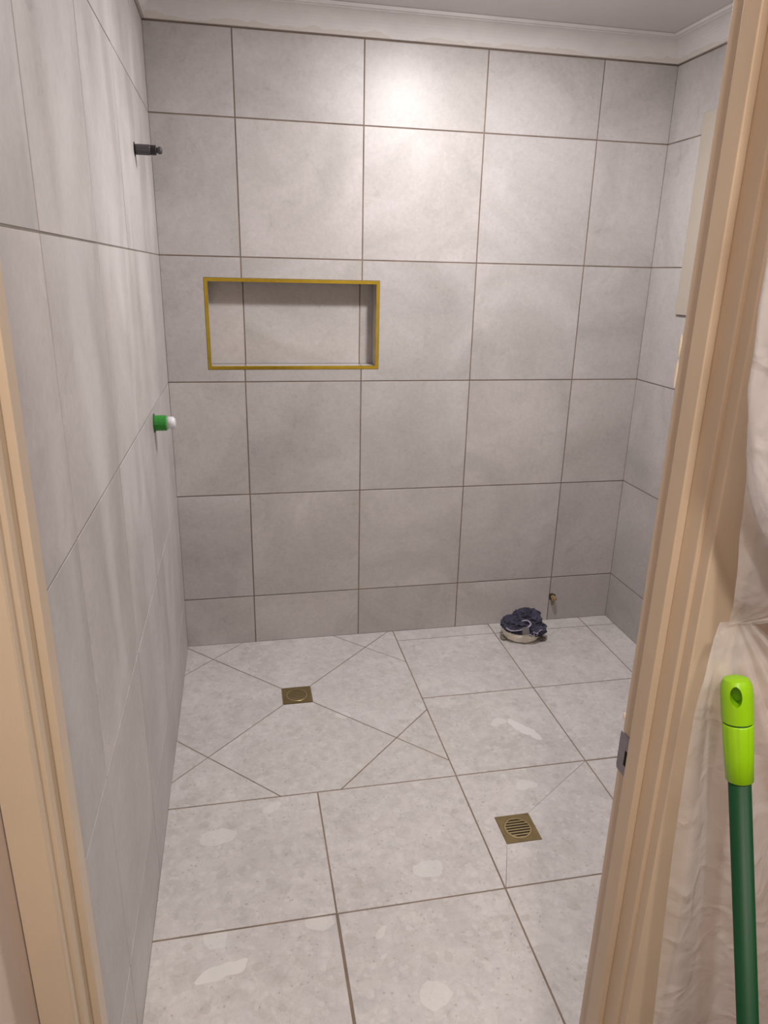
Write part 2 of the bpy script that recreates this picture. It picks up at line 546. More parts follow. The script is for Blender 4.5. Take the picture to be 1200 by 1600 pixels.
TILE_MESH = {}
PLANES = {   # a, b -> world; third value is the height out of the surface
    'back': lambda a, b_, h: Vector((a, -h, b_)),
    'left': lambda a, b_, h: Vector((h, a, b_)),
    'right': lambda a, b_, h: Vector((-h, a, b_)),
    'front': lambda a, b_, h: Vector((a, h, b_)),
    'floor': lambda a, b_, h: Vector((a, b_, h)),
    'down': lambda a, b_, h: Vector((a, b_, -h)),
}
SURF = {'back': Vector((0, 0, 0)), 'left': Vector((XL, 0, 0)), 'right': Vector((XR, 0, 0)), 'front': Vector((0, YD, 0)), 'floor': Vector((0, 0, 0))}


def tile(poly, plane, mat, parent, origin=None, tilt=0.0, ease=0.0007, gap=GR / 2):
    """one tile: outline poly (joint centre lines) shrunk by half a joint, proud face eased at its edges, face at the surface"""
    f = PLANES[plane]
    origin = SURF[plane] if origin is None else Vector(origin)
    poly = inset(poly, gap)
    cx = (min(p[0] for p in poly) + max(p[0] for p in poly)) / 2
    cy = (min(p[1] for p in poly) + max(p[1] for p in poly)) / 2
    key = (plane, mat.name, ease, tuple((round(p[0] - cx, 4), round(p[1] - cy, 4)) for p in poly))
    me = TILE_MESH.get(key)
    if me is None:
        loc = [(p[0] - cx, p[1] - cy) for p in poly]
        top = inset(loc, ease)
        bm = bmesh.new()
        lo = [bm.verts.new(f(u, v, -TT)) for u, v in loc]
        md = [bm.verts.new(f(u, v, -ease * 0.8)) for u, v in loc]
        hi = [bm.verts.new(f(u, v, 0)) for u, v in top]
        n = len(poly)
        for a, b_ in ((lo, md), (md, hi)):
            for i in range(n):
                bm.faces.new((a[i], a[(i + 1) % n], b_[(i + 1) % n], b_[i]))
        face = bm.faces.new(hi)
        bm.normal_update()
        if n > 4:
            bmesh.ops.triangulate(bm, faces=[face])
        me = from_bm(bm, 'tile')
        TILE_MESH[key] = me
    o = link('tile', me, mat, parent, origin + f(cx, cy, random.uniform(-0.0003, 0.0002)))
    if tilt:
        ax = f(1, 0, 0) if plane != 'floor' else Vector((1, 0, 0))
        ay = f(0, 1, 0)
        o.rotation_euler = (Matrix.Rotation(random.uniform(-tilt, tilt), 3, ax) @ Matrix.Rotation(random.uniform(-tilt, tilt), 3, ay)).to_euler()
    return o


def rect(a0, a1, b0, b1):
    return [(a0, b0), (a1, b0), (a1, b1), (a0, b1)]


# ------------------------------------------------------------------ the setting: bathroom shell
NX0, NX1, NZ0, NZ1, ND = 0.357, 0.983, 1.176, 1.481, 0.078        # niche opening

back = boxes('wall_back', [(XL - 0.06, NX0 - 0.012, TT - 0.0004, 0.13, -0.02, 2.45), (NX1 + 0.012, XR + 0.06, TT - 0.0004, 0.13, -0.02, 2.45),
                           (NX0 - 0.012, NX1 + 0.012, TT - 0.0004, 0.13, -0.02, NZ0 - 0.012), (NX0 - 0.012, NX1 + 0.012, TT - 0.0004, 0.13, NZ1 + 0.012, 2.45),
                           (NX0 - 0.012, NX1 + 0.012, ND + 0.0016, 0.13, NZ0 - 0.012, NZ1 + 0.012)], M_GROUT)
tag(back, 'grey stone tiled end wall of the shower, facing the doorway', 'wall', 'structure')
nh = 0.0110      # tiles stop at the outer edge of the gold trim
for j in range(6):
    for i in range(5):
        x0, x1, z0, z1 = COLS[i], COLS[i + 1], ROWS[j], ROWS[j + 1]
        if j == 5:
            z1 -= 0.0005
        a, b_, c, d = NX0 - nh, NX1 + nh, NZ0 - nh, NZ1 + nh
        if j == 3 and i == 0:
            tile([(x0, z0), (x1, z0), (x1, c), (a, c), (a, d), (x1, d), (x1, z1), (x0, z1)], 'back', M_TILE, back, tilt=0.0015)
        elif j == 3 and i == 1:
            tile(rect(x0, x1, z0, c), 'back', M_TILE, back)
            tile(rect(x0, x1, d, z1), 'back', M_TILE, back)
        elif j == 3 and i == 2:
            tile([(x0, z0), (x1, z0), (x1, z1), (x0, z1), (x0, d), (b_, d), (b_, c), (x0, c)], 'back', M_TILE, back, tilt=0.0015)
        else:
            tile(rect(x0, x1, z0, z1), 'back', M_TILE, back, tilt=0.0022)

left = box('wall_left', XL - 0.12, XL - TT + 0.0004, YD, TT, -0.02, 2.45, M_GROUT_LT)
tag(left, 'long grey tiled left wall with capped pipe outlets', 'wall', 'structure')
VJ = [YD, -2.108, -1.668, -1.228, -0.784, -0.344, 0.001]
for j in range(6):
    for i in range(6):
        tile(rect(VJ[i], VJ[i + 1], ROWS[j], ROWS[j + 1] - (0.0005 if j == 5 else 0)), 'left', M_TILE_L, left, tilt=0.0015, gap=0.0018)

right = box('wall_right', XR + TT - 0.0004, XR + 0.12, YD, TT, -0.02, 2.45, M_GROUT)
tag(right, 'grey tiled right wall half hidden by the door frame', 'wall', 'structure')
WY0, WY1, WZ0, WZ1 = -0.93, -0.224, 1.395, 2.085     # window trim outline on the right wall
RJ = [YD, -1.80, -1.35, -0.90, -0.45, ED]
for j in range(6):
    for i in range(5):
        y0, y1, z0, z1 = RJ[i], RJ[i + 1], ROWS[j], ROWS[j + 1] - (0.0005 if j == 5 else 0)
        # cut around the window
        pieces = []
        if y0 < WY1 < y1 and z0 < WZ0 < z1:
            pieces = [[(y0, z0), (y1, z0), (y1, z1), (WY1, z1), (WY1, WZ0), (y0, WZ0)]]
        elif y0 < WY1 < y1 and z0 < WZ1 < z1:
            pieces = [[(y0, WZ1), (WY1, WZ1), (WY1, z0), (y1, z0), (y1, z1), (y0, z1)]]
        elif y1 <= WY0 or y0 >= WY1 or z1 <= WZ0 or z0 >= WZ1:
            pieces = [rect(y0, y1, z0, z1)]
        else:
            za, zb = max(z0, WZ0), min(z1, WZ1)
            if z0 < WZ0:
                pieces.append(rect(y0, y1, z0, WZ0))
            if z1 > WZ1:
                pieces.append(rect(y0, y1, WZ1, z1))
            if y0 < WY0:
                pieces.append(rect(y0, WY0, za, zb))
            if y1 > WY1:
                pieces.append(rect(WY1, y1, za, zb))
        for q in pieces:
            tile(q, 'right', M_TILE, right, tilt=0.0015)

win = empty('window_1', (XR, (WY0 + WY1) / 2, WZ0))
tag(win, 'beige trimmed window on the right wall behind the door frame', 'window', 'structure')
for nm, q in (('window_frame', (XR - 0.010, XR + 0.010, WY1 - 0.085, WY1, WZ0, WZ1)), ('window_frame', (XR - 0.010, XR + 0.010, WY0, WY0 + 0.085, WZ0, WZ1)),
              ('window_frame', (XR - 0.010, XR + 0.010, WY0 + 0.085, WY1 - 0.085, WZ1 - 0.045, WZ1)),
              ('window_sill', (XR - 0.016, XR + 0.010, WY0 + 0.085, WY1 - 0.085, WZ0, WZ0 + 0.035))):
    box(nm, *q, M_ALU, win, 0.003)
box('window_pane', XR - 0.004, XR + 0.0, WY0 + 0.085, WY1 - 0.085, WZ0 + 0.035, WZ1 - 0.045, M_GLASS, win)

# door wall: nib on the left, wide piece on the right, lintel above
DXL, DXR, DZ = 0.2768, 0.8780, 2.06       # clear faces of the door jambs
front = boxes('wall_front', [(XL - 0.12, DXL - 0.018, YH, YD, -0.02, 2.45), (DXR + 0.018, 2.75, YH, YD, -0.02, 2.45),
                             (DXL - 0.018, DXR + 0.018, YH, YD, DZ + 0.018, 2.45)], M_HALLW)
tag(front, 'cream painted hall wall around the bathroom doorway', 'wall', 'structure')

ceil = box('ceiling', XL - 0.12, XR + 0.12, YD, 0.13, ZC, 2.45, M_CEIL)
tag(ceil, 'plain white plaster bathroom ceiling', 'ceiling', 'structure')

# cove cornice all round: one mitred ring
prof = [(0.0, ZT + 0.002), (0.010, ZT + 0.002), (0.0105, ZT + 0.010)]
for k in range(1, 9):
    a = math.pi / 2 * k / 8
    prof.append((0.0105 + 0.051 * (1 - math.cos(a)), ZT + 0.010 + 0.056 * math.sin(a)))
prof += [(0.0625, ZC - 0.0115), (0.073, ZC - 0.0105), (0.075, ZC - 0.001), (0.0, ZC - 0.001)]
bm = bmesh.new()
rings = []
for d, z in prof:
    rings.append([bm.verts.new((x, y, z)) for x, y in ((XL + d, -d), (XR - d, -d), (XR - d, YD + d), (XL + d, YD + d))])
for k in range(len(rings)):
    a, b_ = rings[k], rings[(k + 1) % len(rings)]
    for i in range(4):
        bm.faces.new((a[i], a[(i + 1) % 4], b_[(i + 1) % 4], b_[i]))
cor = link('trim_1', from_bm(bm, 'trim_1'), M_CORNICE)
tag(cor, 'white plaster cove cornice with brown stained lower edge', 'cornice', 'structure')

# ------------------------------------------------------------------ floor
floor = box('floor', XL - 0.12, XR + 0.12, YH, TT, -0.06, -TT + 0.0004, M_GROUT_FL)
tag(floor, 'pale stone tiled wet room floor falling to brass drains', 'floor', 'structure')
G = [0.6397, 1.0848, 1.5326, 1.980]
H = [-0.0880, -0.5370, -0.9815, -1.4290, -1.873]
SX0, SX1, SY0, SY1 = XL - ED, G[1], H[2], ED       # shower bay with envelope cuts
CX, CY, DH = 0.6205, -0.4395, 0.0555           # shower drain centre and half size
r2 = math.sqrt(0.5)
for iu in range(-3, 3):
    for iv in range(-3, 3):
        corners = [(iu, iv), (iu + 1, iv), (iu + 1, iv + 1), (iu, iv + 1)]
        poly = [(CX + 0.449 * (u - v) * r2, CY + 0.449 * (u + v) * r2) for u, v in corners]
        for nx, ny, d in ((-1, 0, -SX0), (1, 0, SX1), (0, -1, -SY0), (0, 1, SY1)):
            poly = clip(poly, nx, ny, d) if poly else poly
        if len(poly) < 3:
            continue
        mx = sum(p[0] for p in poly) / len(poly) - CX
        my = sum(p[1] for p in poly) / len(poly) - CY
        if (iu in (-1, 0)) and (iv in (-1, 0)):
            # cut the corner that meets the drain
            e = DH - 0.001
            if abs(mx) > abs(my):
                s = 1 if mx > 0 else -1
                poly = clip(poly, -s, 0, -s * CX - e)
            else:
                s = 1 if my > 0 else -1
                poly = clip(poly, 0, -s, -s * CY - e)
        # drop doubled corners and slivers
        q = []
        for p_ in poly:
            if not q or math.hypot(p_[0] - q[-1][0], p_[1] - q[-1][1]) > 0.004:
                q.append(p_)
        if math.hypot(q[0][0] - q[-1][0], q[0][1] - q[-1][1]) < 0.004:
            q.pop()
        ar = abs(sum(q[i][0] * q[(i + 1) % len(q)][1] - q[(i + 1) % len(q)][0] * q[i][1] for i in range(len(q)))) / 2
        if len(q) >= 3 and ar > 0.0006:
            tile(q, 'floor', M_FLOOR, floor, gap=0.0019)

EX, EY, EH = 1.1965, -1.2320, 0.0540           # floor drain centre and half size
YF = [ED] + H + [YD]
for j in range(6):
    y1, y0 = YF[j], YF[j + 1]
    xs = [XL - ED, G[0], G[1], G[2], G[3], XR + ED]
    for i in range(5):
        x0, x1 = xs[i], xs[i + 1]
        if j > 3 and i < 2:                     # the joint that runs to the doorway is wider
            x0, x1 = (x0, x1 - 0.0014) if i == 0 else (x0 + 0.0014, x1)
        if j < 3 and i < 2:
            continue                            # the shower bay
        if j == 3 and i == 2:
            e = EH - 0.001
            # tile round the floor drain, cut into two along a line through the drain's corners
            p1, p2 = (EX - e, EY - e), (EX + e, EY + e)
            k_ = GR / 2 - 0.0003
            x0, x1, y0, y1 = x0 + k_, x1 - k_, y0 + k_, y1 - k_
            tile([(x0, y1), (x0, y0 + 0.001), p1, (EX - e, EY + e), p2, (x1, y1)], 'floor', M_FLOOR, floor, gap=0.0003, ease=0.0003)
            tile([(x0 + 0.001, y0), (x1, y0), (x1, y1 - 0.001), p2, (EX + e, EY - e), p1], 'floor', M_FLOOR, floor, gap=0.0003, ease=0.0003)
        else:
            tile(rect(x0, x1, y0, y1), 'floor', M_FLOOR, floor, tilt=0.0008)

# ------------------------------------------------------------------ door frame (no door leaf hung)
dr = empty('door_1', ((DXL + DXR) / 2, (YD + YH) / 2, 0))
tag(dr, 'cream painted timber doorway frame without its door', 'door frame', 'structure')
SY_F, SY_B = -2.204, -2.180
box('jamb', DXL - 0.018, DXL, YH, YD, 0, DZ, M_BEIGE, dr, 0.0015)
box('jamb', DXR, DXR + 0.018, YH, YD, 0, DZ, M_BEIGE, dr, 0.0015)
box('head_jamb', DXL - 0.018, DXR + 0.018, YH, YD, DZ, DZ + 0.018, M_BEIGE, dr, 0.0015)
box('door_stop', DXL, DXL + 0.0080, SY_F, SY_B, 0, DZ, M_BEIGE, dr, 0.0012)
box('door_stop', DXR - 0.0090, DXR, SY_F, SY_B, 0, DZ, M_BEIGE, dr, 0.0012)
box('door_stop', DXL + 0.0080, DXR - 0.0090, SY_F, SY_B, DZ - 0.012, DZ, M_BEIGE, dr, 0.0012)
ya, yb = YH, YH - 0.0150
HWX = 0.2400                                    # hall left wall face, hard against the frame
prism('architrave', [(HWX + 0.0012, ya), (HWX + 0.0012, yb), (DXL - 0.0060, yb), (DXL - 0.0044, yb + 0.0016), (DXL - 0.0044, ya)], 'z', 0, 2.11, M_BEIGE, dr)
a0 = DXR + 0.0044
prism('architrave', [(a0, ya), (a0, yb + 0.0015), (a0 + 0.0015, yb), (a0 + 0.044, yb), (a0 + 0.056, yb + 0.008), (a0 + 0.058, ya)], 'z', 0, 2.11, M_BEIGE, dr)
prism('architrave', [(ya, DZ + 0.006), (yb + 0.004, DZ + 0.006), (yb, DZ + 0.009), (yb, DZ + 0.05), (yb + 0.008, DZ + 0.062), (ya, DZ + 0.064)], 'x', HWX + 0.0012, a0 + 0.058, M_BEIGE, dr)
for o in dr.children:
    if o.name.startswith(('jamb', 'door_stop', 'architrave')) and o.location.x > 0.6 and abs(o.location.z - 1.03) < 0.05:
        o.rotation_euler.y = -0.0033             # the right side of the frame is a touch out of plumb
# strike plate with its latch hole let into the right jamb
sx = (DXR - 0.0013, DXR + 0.001)
sp = boxes('strike_plate', [(*sx, -2.1795, YD, 0.972, 0.985), (*sx, -2.1795, YD, 1.005, 1.024), (*sx, -2.1645, YD, 0.985, 1.005), (*sx, -2.1795, -2.1770, 0.985, 1.005),
                            (DXR - 0.0013, DXR + 0.003, YD, YD + 0.0012, 0.975, 1.021)], M_STEEL, dr)
sp['label'] = 'grey metal strike plate'
box('latch_hole', DXR - 0.0005, DXR + 0.001, -2.1770, -2.1645, 0.985, 1.005, M_VOID, dr)
for z, h in ((1.462, 0.012), (1.436, 0.014), (1.042, 0.005)):
    bm = bmesh.new()
    bmesh.ops.create_icosphere(bm, subdivisions=2, radius=1.0)
    for v in bm.verts:
        v.co = Vector((v.co.x * 0.0012, v.co.y * 0.0022, v.co.z * h)) * (1 + 0.25 * noise.noise(v.co * 2 + Vector((z * 30, 0, 0))))
    c = link('paint_chip', from_bm(bm, 'paint_chip'), M_CHIP, dr, (DXR, YD + 0.0012, z))
    c['label'] = 'bare spot of chipped paint'

# ------------------------------------------------------------------ hall (behind and beside the camera)
hf = box('floor_hall', HWX - 0.1, 2.75, -3.55, YH, -0.06, 0.0, M_HALLF)
tag(hf, 'brown hall floor outside the bathroom doorway', 'floor', 'structure')
hl = box('wall_hall_left', HWX - 0.1, HWX, -3.55, YH, 0, 2.45, M_HALLW)
tag(hl, 'pinkish cream hall side wall left of the doorway', 'wall', 'structure')
hb = box('wall_hall_back', HWX - 0.1, 2.75, -3.65, -3.55, 0, 2.45, M_HALLD)
tag(hb, 'unseen hall wall opposite the doorway, darkened to cut bounced light', 'wall', 'structure')
hr = box('wall_hall_right', 2.75, 2.85, -3.65, YD, 0, 2.45, M_HALLD)
tag(hr, 'unseen hall end wall far right, darkened to cut bounced light', 'wall', 'structure')
hc = box('ceiling_hall', HWX - 0.1, 2.85, -3.65, YH, 2.36, 2.45, M_HALLW)
tag(hc, 'cream hall ceiling outside the bathroom', 'ceiling', 'structure')

# ------------------------------------------------------------------ shower niche
nc = empty('shower_niche', ((NX0 + NX1) / 2, 0.0, NZ0))
tag(nc, 'recessed tiled wall niche edged in polished gold trim', 'niche')
tw = 0.0120                                       # visible face of the trim


def bar(p0, p1, p2, p3):
    """mitred trim bar: outer edge p0-p1, inner edge p3-p2, L-shaped in section (face plus return into the niche)"""
    c = Vector(((p0[0] + p1[0] + p2[0] + p3[0]) / 4, 0, (p0[1] + p1[1] + p2[1] + p3[1]) / 4))
    bm = bmesh.new()
    yf, yr = -0.0022, 0.0105
    V = lambda p, y: bm.verts.new(Vector((p[0], y, p[1])) - c)
    F = [V(p, yf) for p in (p0, p1, p2, p3)]
    B = [V(p0, 0.0012), V(p1, 0.0012), V(p2, yr), V(p3, yr)]
    bm.faces.new(F)
    for i in range(4):
        bm.faces.new((F[i], F[(i + 1) % 4], B[(i + 1) % 4], B[i]))
    bm.faces.new(B[::-1])
    bmesh.ops.bevel(bm, geom=[e for e in bm.edges if all(v in F for v in e.verts)], offset=0.0009, segments=2, affect='EDGES')
    return link('gold_trim', from_bm(bm, 'gold_trim'), M_GOLD, nc, c)


o0, o1, o2, o3 = NX0 - tw, NX1 + tw, NZ0 - tw, NZ1 + tw
bar((o0, o3), (o1, o3), (NX1, NZ1), (NX0, NZ1))
bar((o1, o2), (o0, o2), (NX0, NZ0), (NX1, NZ0))
bar((o0, o2), (o0, o3), (NX0, NZ1), (NX0, NZ0))
bar((o1, o3), (o1, o2), (NX1, NZ0), (NX1, NZ1))
# niche lining: back pieces follow the wall's joints, reveals and floor are cut strips
for x0, x1 in ((NX0 - 0.003, 0.484), (0.484, 0.932), (0.932, NX1 + 0.003)):
    tile(rect(x0, x1, NZ0 - 0.002, NZ1 + 0.002), 'back', M_TILE, nc, origin=(0, ND, 0))
for x0, x1 in ((NX0 - 0.003, 0.482), (0.482, 0.930), (0.930, NX1 + 0.003)):
    tile(rect(x0, x1, 0.010, ND + 0.002), 'floor', M_TILE, nc, origin=(0, 0, NZ0 - 0.0004))
    tile(rect(x0, x1, 0.010, ND + 0.002), 'down', M_TILE, nc, origin=(0, 0, NZ1 + 0.0004))
tile(rect(0.010, ND + 0.002, NZ0 - 0.002, NZ1 + 0.002), 'left', M_TILE, nc, origin=(NX0 - 0.0004, 0, 0))
tile(rect(0.010, ND + 0.002, NZ0 - 0.002, NZ1 + 0.002), 'right', M_TILE, nc, origin=(NX1 + 0.0004, 0, 0))
boxes('lining', [(NX0 - 0.012, NX0 - 0.0018, 0.002, ND + 0.0016, NZ0 - 0.012, NZ1 + 0.012), (NX1 + 0.0018, NX1 + 0.012, 0.002, ND + 0.0016, NZ0 - 0.012, NZ1 + 0.012),
                 (NX0 - 0.0018, NX1 + 0.0018, 0.002, ND + 0.0016, NZ0 - 0.012, NZ0 - 0.0018), (NX0 - 0.0018, NX1 + 0.0018, 0.002, ND + 0.0016, NZ1 + 0.0018, NZ1 + 0.012)], M_GROUT, nc)

# ------------------------------------------------------------------ brass floor drains


def drain(x, y, half, label, slots, solid):
    t = empty('floor_drain', (x, y, 0))
    tag(t, label, 'drain', group='brass drains in the floor')
    R = half * 0.78
    # square plate with a round opening
    bm = bmesh.new()
    n = 48
    inn = [bm.verts.new((R * math.cos(2 * math.pi * k / n), R * math.sin(2 * math.pi * k / n), 0.0008)) for k in range(n)]
    out = []
    for k in range(n):
        a = 2 * math.pi * k / n
        s = half / max(abs(math.cos(a)), abs(math.sin(a)))
        out.append(bm.verts.new((s * math.cos(a), s * math.sin(a), 0.0008)))
    low = [bm.verts.new((v.co.x, v.co.y, -0.0014)) for v in out]
    inl = [bm.verts.new((v.co.x, v.co.y, -0.0014)) for v in inn]
    for k in range(n):
        m = (k + 1) % n
        bm.faces.new((inn[k], out[k], out[m], inn[m]))
        bm.faces.new((out[k], low[k], low[m], out[m]))
        bm.faces.new((inl[k], inn[k], inn[m], inl[m]))
    link('drain_plate', from_bm(bm, 'drain_plate'), M_BRASS, t, (x, y, 0))
    # round grate: rim and bars with slots between
    g = empty('drain_grate', (x, y, 0), t)
    bm = bmesh.new()
    r0, r1 = R * 0.86, R * 0.985
    vs = []
    for r, h in ((r1, -0.0012), (r1, 0.0010), (r1 - 0.001, 0.0016), (r0, 0.0016), (r0, -0.0012)):
        vs.append([bm.verts.new((r * math.cos(2 * math.pi * k / n), r * math.sin(2 * math.pi * k / n), h)) for k in range(n)])
    for a, b_ in zip(vs, vs[1:]):
        for k in range(n):
            bm.faces.new((a[k], a[(k + 1) % n], b_[(k + 1) % n], b_[k]))
    link('grate_rim', from_bm(bm, 'grate_rim'), M_BRASS_L, g, (x, y, 0))
    pitch = 2 * r0 / slots
    bw = pitch * solid
    for k in range(slots + 1):
        yy = -r0 + k * pitch
        lo_, hi_ = max(-r0, yy - bw / 2), min(r0, yy + bw / 2)
        xm = math.sqrt(max(0.0, r0 * r0 - min(abs(lo_), abs(hi_)) ** 2)) if lo_ * hi_ > 0 else r0
        if xm < 0.006:
            continue
        w0 = math.sqrt(max(0.0, r0 * r0 - lo_ * lo_))
        w1 = math.sqrt(max(0.0, r0 * r0 - hi_ * hi_))
        bm = bmesh.new()
        ring = [(-w0, lo_), (w0, lo_), (w1, hi_), (-w1, hi_)]
        T = [bm.verts.new((p[0] + (0.0001 * q), p[1], 0.0012)) for q, p in enumerate(ring)]
        B = [bm.verts.new((p[0] + (0.0001 * q), p[1], -0.0012)) for q, p in enumerate(ring)]
        bm.faces.new(T)
        for i in range(4):
            bm.faces.new((T[i], T[(i + 1) % 4], B[(i + 1) % 4], B[i]))
        link('grate_bar', from_bm(bm, 'grate_bar'), M_BRASS_L, g, (x, y, 0))
    bm = bmesh.new()
    bmesh.ops.create_circle(bm, cap_ends=True, segments=n, radius=R)
    link('drain_well', from_bm(bm, 'drain_well'), M_VOID, t, (x, y, -0.0013))
    return t


drain(CX, CY, DH - 0.0025, 'square brass drain where the diagonal shower tile cuts meet', 7, 0.54)
drain(EX, EY, EH - 0.0015, 'square brass drain nearer the doorway with a cut across its tile', 7, 0.48)

# ------------------------------------------------------------------ pipe outlets
rotX = Matrix.Rotation(math.pi / 2, 4, 'Y')       # lathe axis z -> +x


def hole_ring(parent, x, y, z, r):
    bm = bmesh.new()
    lathe(bm, [(r, 0.0), (r, 0.0011), (r * 0.7, 0.0012)], 28, rotX)
    o = link('tile_cutout', from_bm(bm, 'tile_cutout'), M_VOID, parent, (x, y, z))
    return o


t = empty('shower_outlet', (XL, -0.484, 1.836))
tag(t, 'charcoal plastic capped shower outlet high on the left wall', 'pipe outlet')
hole_ring(t, XL, -0.484, 1.836, 0.019)
bm = bmesh.new()
lathe(bm, [(0.0125, 0.0), (0.0140, 0.004), (0.0140, 0.040), (0.0120, 0.0435), (0.0120, 0.058)], 24, rotX,
      mod=lambda a, h: 0.93 + 0.07 * abs(math.cos(3 * a)) ** 0.4)
link('outlet_body', from_bm(bm, 'outlet_body'), M_GREYPL, t, (XL + 0.001, -0.484, 1.836))
bm = bmesh.new()
for k in range(3):
    lathe(bm, [(0.0118, 0.043 + k * 0.005), (0.0135, 0.044 + k * 0.005), (0.0135, 0.0462 + k * 0.005), (0.0118, 0.0472 + k * 0.005)], 24, rotX)
link('collar', from_bm(bm, 'collar'), M_BLACKPL, t, (XL + 0.001, -0.484, 1.836))
bm = bmesh.new()
lathe(bm, [(0.0075, 0.0575), (0.0075, 0.062), (0.0098, 0.063), (0.0098, 0.069), (0.0075, 0.073), (0.004, 0.0745)], 24, rotX,
      mod=lambda a, h: 0.94 + 0.06 * math.cos(6 * a))
link('end_plug', from_bm(bm, 'end_plug'), M_GREYPL, t, (XL + 0.001, -0.484, 1.836))

t = empty('mixer_outlet', (XL, -0.546, 1.073))
tag(t, 'green ribbed cap with milky white end on the left wall', 'pipe outlet')
hole_ring(t, XL, -0.546, 1.073, 0.029)
bm = bmesh.new()
pf = [(0.0255, 0.0), (0.0255, 0.002)]
for k in range(9):
    pf += [(0.0228, 0.0025 + k * 0.0037), (0.0240, 0.0034 + k * 0.0037), (0.0240, 0.0048 + k * 0.0037), (0.0228, 0.0058 + k * 0.0037)]
pf.append((0.0205, 0.0365))
lathe(bm, pf, 32, rotX, mod=lambda a, h: 1.0 + 0.012 * math.cos(16 * a))
link('ribbed_cap', from_bm(bm, 'ribbed_cap'), M_GREENCAP, t, (XL + 0.001, -0.546, 1.073))
bm = bmesh.new()
lathe(bm, [(0.0192, 0.036), (0.0194, 0.050), (0.0184, 0.056), (0.0150, 0.0600), (0.0095, 0.0622), (0.003, 0.0628)], 32, rotX)
link('white_end', from_bm(bm, 'white_end'), M_WHITECAP, t, (XL + 0.001, -0.546, 1.073), True)

t = empty('pipe_stub', (1.838, 0.0, 0.1165))
tag(t, 'small brass pipe stub with drip stain low on the back wall', 'pipe outlet')
rotY = Matrix.Rotation(math.pi / 2, 4, 'X')       # lathe axis z -> -y
bm = bmesh.new()
lathe(bm, [(0.0165, 0.0), (0.0165, 0.0008), (0.012, 0.001)], 24, rotY, mod=lambda a, h: 1 + 0.12 * math.sin(3 * a + 1))
link('tile_cutout', from_bm(bm, 'tile_cutout'), plain('dark_gap', (0.05, 0.04, 0.03), 0.9), t, (1.836, 0, 0.118))
bm = bmesh.new()
lathe(bm, [(0.0105, 0.0), (0.0105, 0.014), (0.0125, 0.015), (0.0125, 0.022), (0.0085, 0.0235), (0.0085, 0.030), (0.0070, 0.031), (0.0066, 0.0285)], 20, rotY)
link('threaded_end', from_bm(bm, 'threaded_end'), plain('dull_brass', (0.46, 0.34, 0.20), 0.5, metal=0.6, var=0.25, vscale=60), t, (1.838, -0.0005, 0.1165))
bm = bmesh.new()
lathe(bm, [(0.011, 0.0), (0.011, 0.0004), (0.009, 0.0006)], 20, rotY)
for v in bm.verts:
    v.co.z *= 2.0
link('drip_stain', from_bm(bm, 'drip_stain'), plain('brown_stain', (0.26, 0.22, 0.175), 0.8), t, (1.841, 0, 0.094))

# ------------------------------------------------------------------ rag heap on the floor
RX, RY = 1.640, -0.135
t = empty('cleaning_rag', (RX, RY, 0))
tag(t, 'crumpled navy rag piled on a grimy white cloth on the floor', 'rag')
bm = bmesh.new()
lathe(bm, [(0.060, 0.0), (0.078, 0.004), (0.084, 0.014), (0.082, 0.021), (0.086, 0.027), (0.087, 0.038), (0.084, 0.046), (0.080, 0.050), (0.06, 0.055), (0.02, 0.057)], 64,
      mod=lambda a, h: 1 + 0.025 * math.sin(3 * a + h * 60) + 0.012 * math.sin(11 * a + h * 200))
for v in bm.verts:
    v.co.y *= 0.86
    v.co.z *= 1 - 0.28 * v.co.x / 0.085 * 0.5
link('white_cloth', from_bm(bm, 'white_cloth'), M_SPONGE, t, (RX, RY, 0.0008), True)
for sx, sy in ((-0.085, -0.012), (0.082, -0.045)):   # corners of the white cloth lying on the tiles
    bm = bmesh.new()
    bmesh.ops.create_icosphere(bm, subdivisions=3, radius=1.0)
    for v in bm.verts:
        k = 1 + 0.4 * noise.noise(v.co * 1.7 + Vector((sx * 40, 3, 0)))
        v.co = Vector((v.co.x * 0.014 * k, v.co.y * 0.018 * k, (v.co.z * 0.5 + 0.5) * 0.013 * k))
    link('cloth_corner', from_bm(bm, 'cloth_corner'), M_CORNER, t, (RX + sx, RY + sy, 0.0008), True)


def crumple(seed, c, rad, freq, amp):
    bm = bmesh.new()
    bmesh.ops.create_icosphere(bm, subdivisions=6, radius=1.0)
    off = Vector((seed * 7.3, seed * 3.1, seed * 5.7))
    for v in bm.verts:
        p_ = v.co.copy()
        w = p_ + 0.5 * Vector((noise.noise(p_ * 1.3 + off), noise.noise(p_ * 1.3 + off * 2), noise.noise(p_ * 1.3 + off * 3)))
        ridge = 1 - 2.2 * abs(noise.noise(w * freq + off))
        ridge2 = 1 - 2.0 * abs(noise.noise(w * freq * 2.2 + off * 1.7))
        k = 1 + amp * ridge + amp * 0.22 * ridge2
        v.co = Vector((p_.x * rad[0] * k, p_.y * rad[1] * k, p_.z * rad[2] * k))
    return link('cloth_fold', from_bm(bm, 'cloth_fold'), M_NAVY, t, c, True)


crumple(1, (RX - 0.030, RY - 0.005, 0.066), (0.052, 0.052, 0.026), 2.1, 0.32)
crumple(2, (RX + 0.030, RY + 0.012, 0.080), (0.050, 0.042, 0.034), 2.2, 0.36)
crumple(3, (RX + 0.038, RY - 0.036, 0.052), (0.050, 0.032, 0.024), 2.3, 0.34)
crumple(4, (RX - 0.012, RY - 0.045, 0.058), (0.048, 0.022, 0.018), 2.3, 0.32)
crumple(5, (RX + 0.004, RY + 0.022, 0.090), (0.030, 0.030, 0.022), 2.2, 0.34)


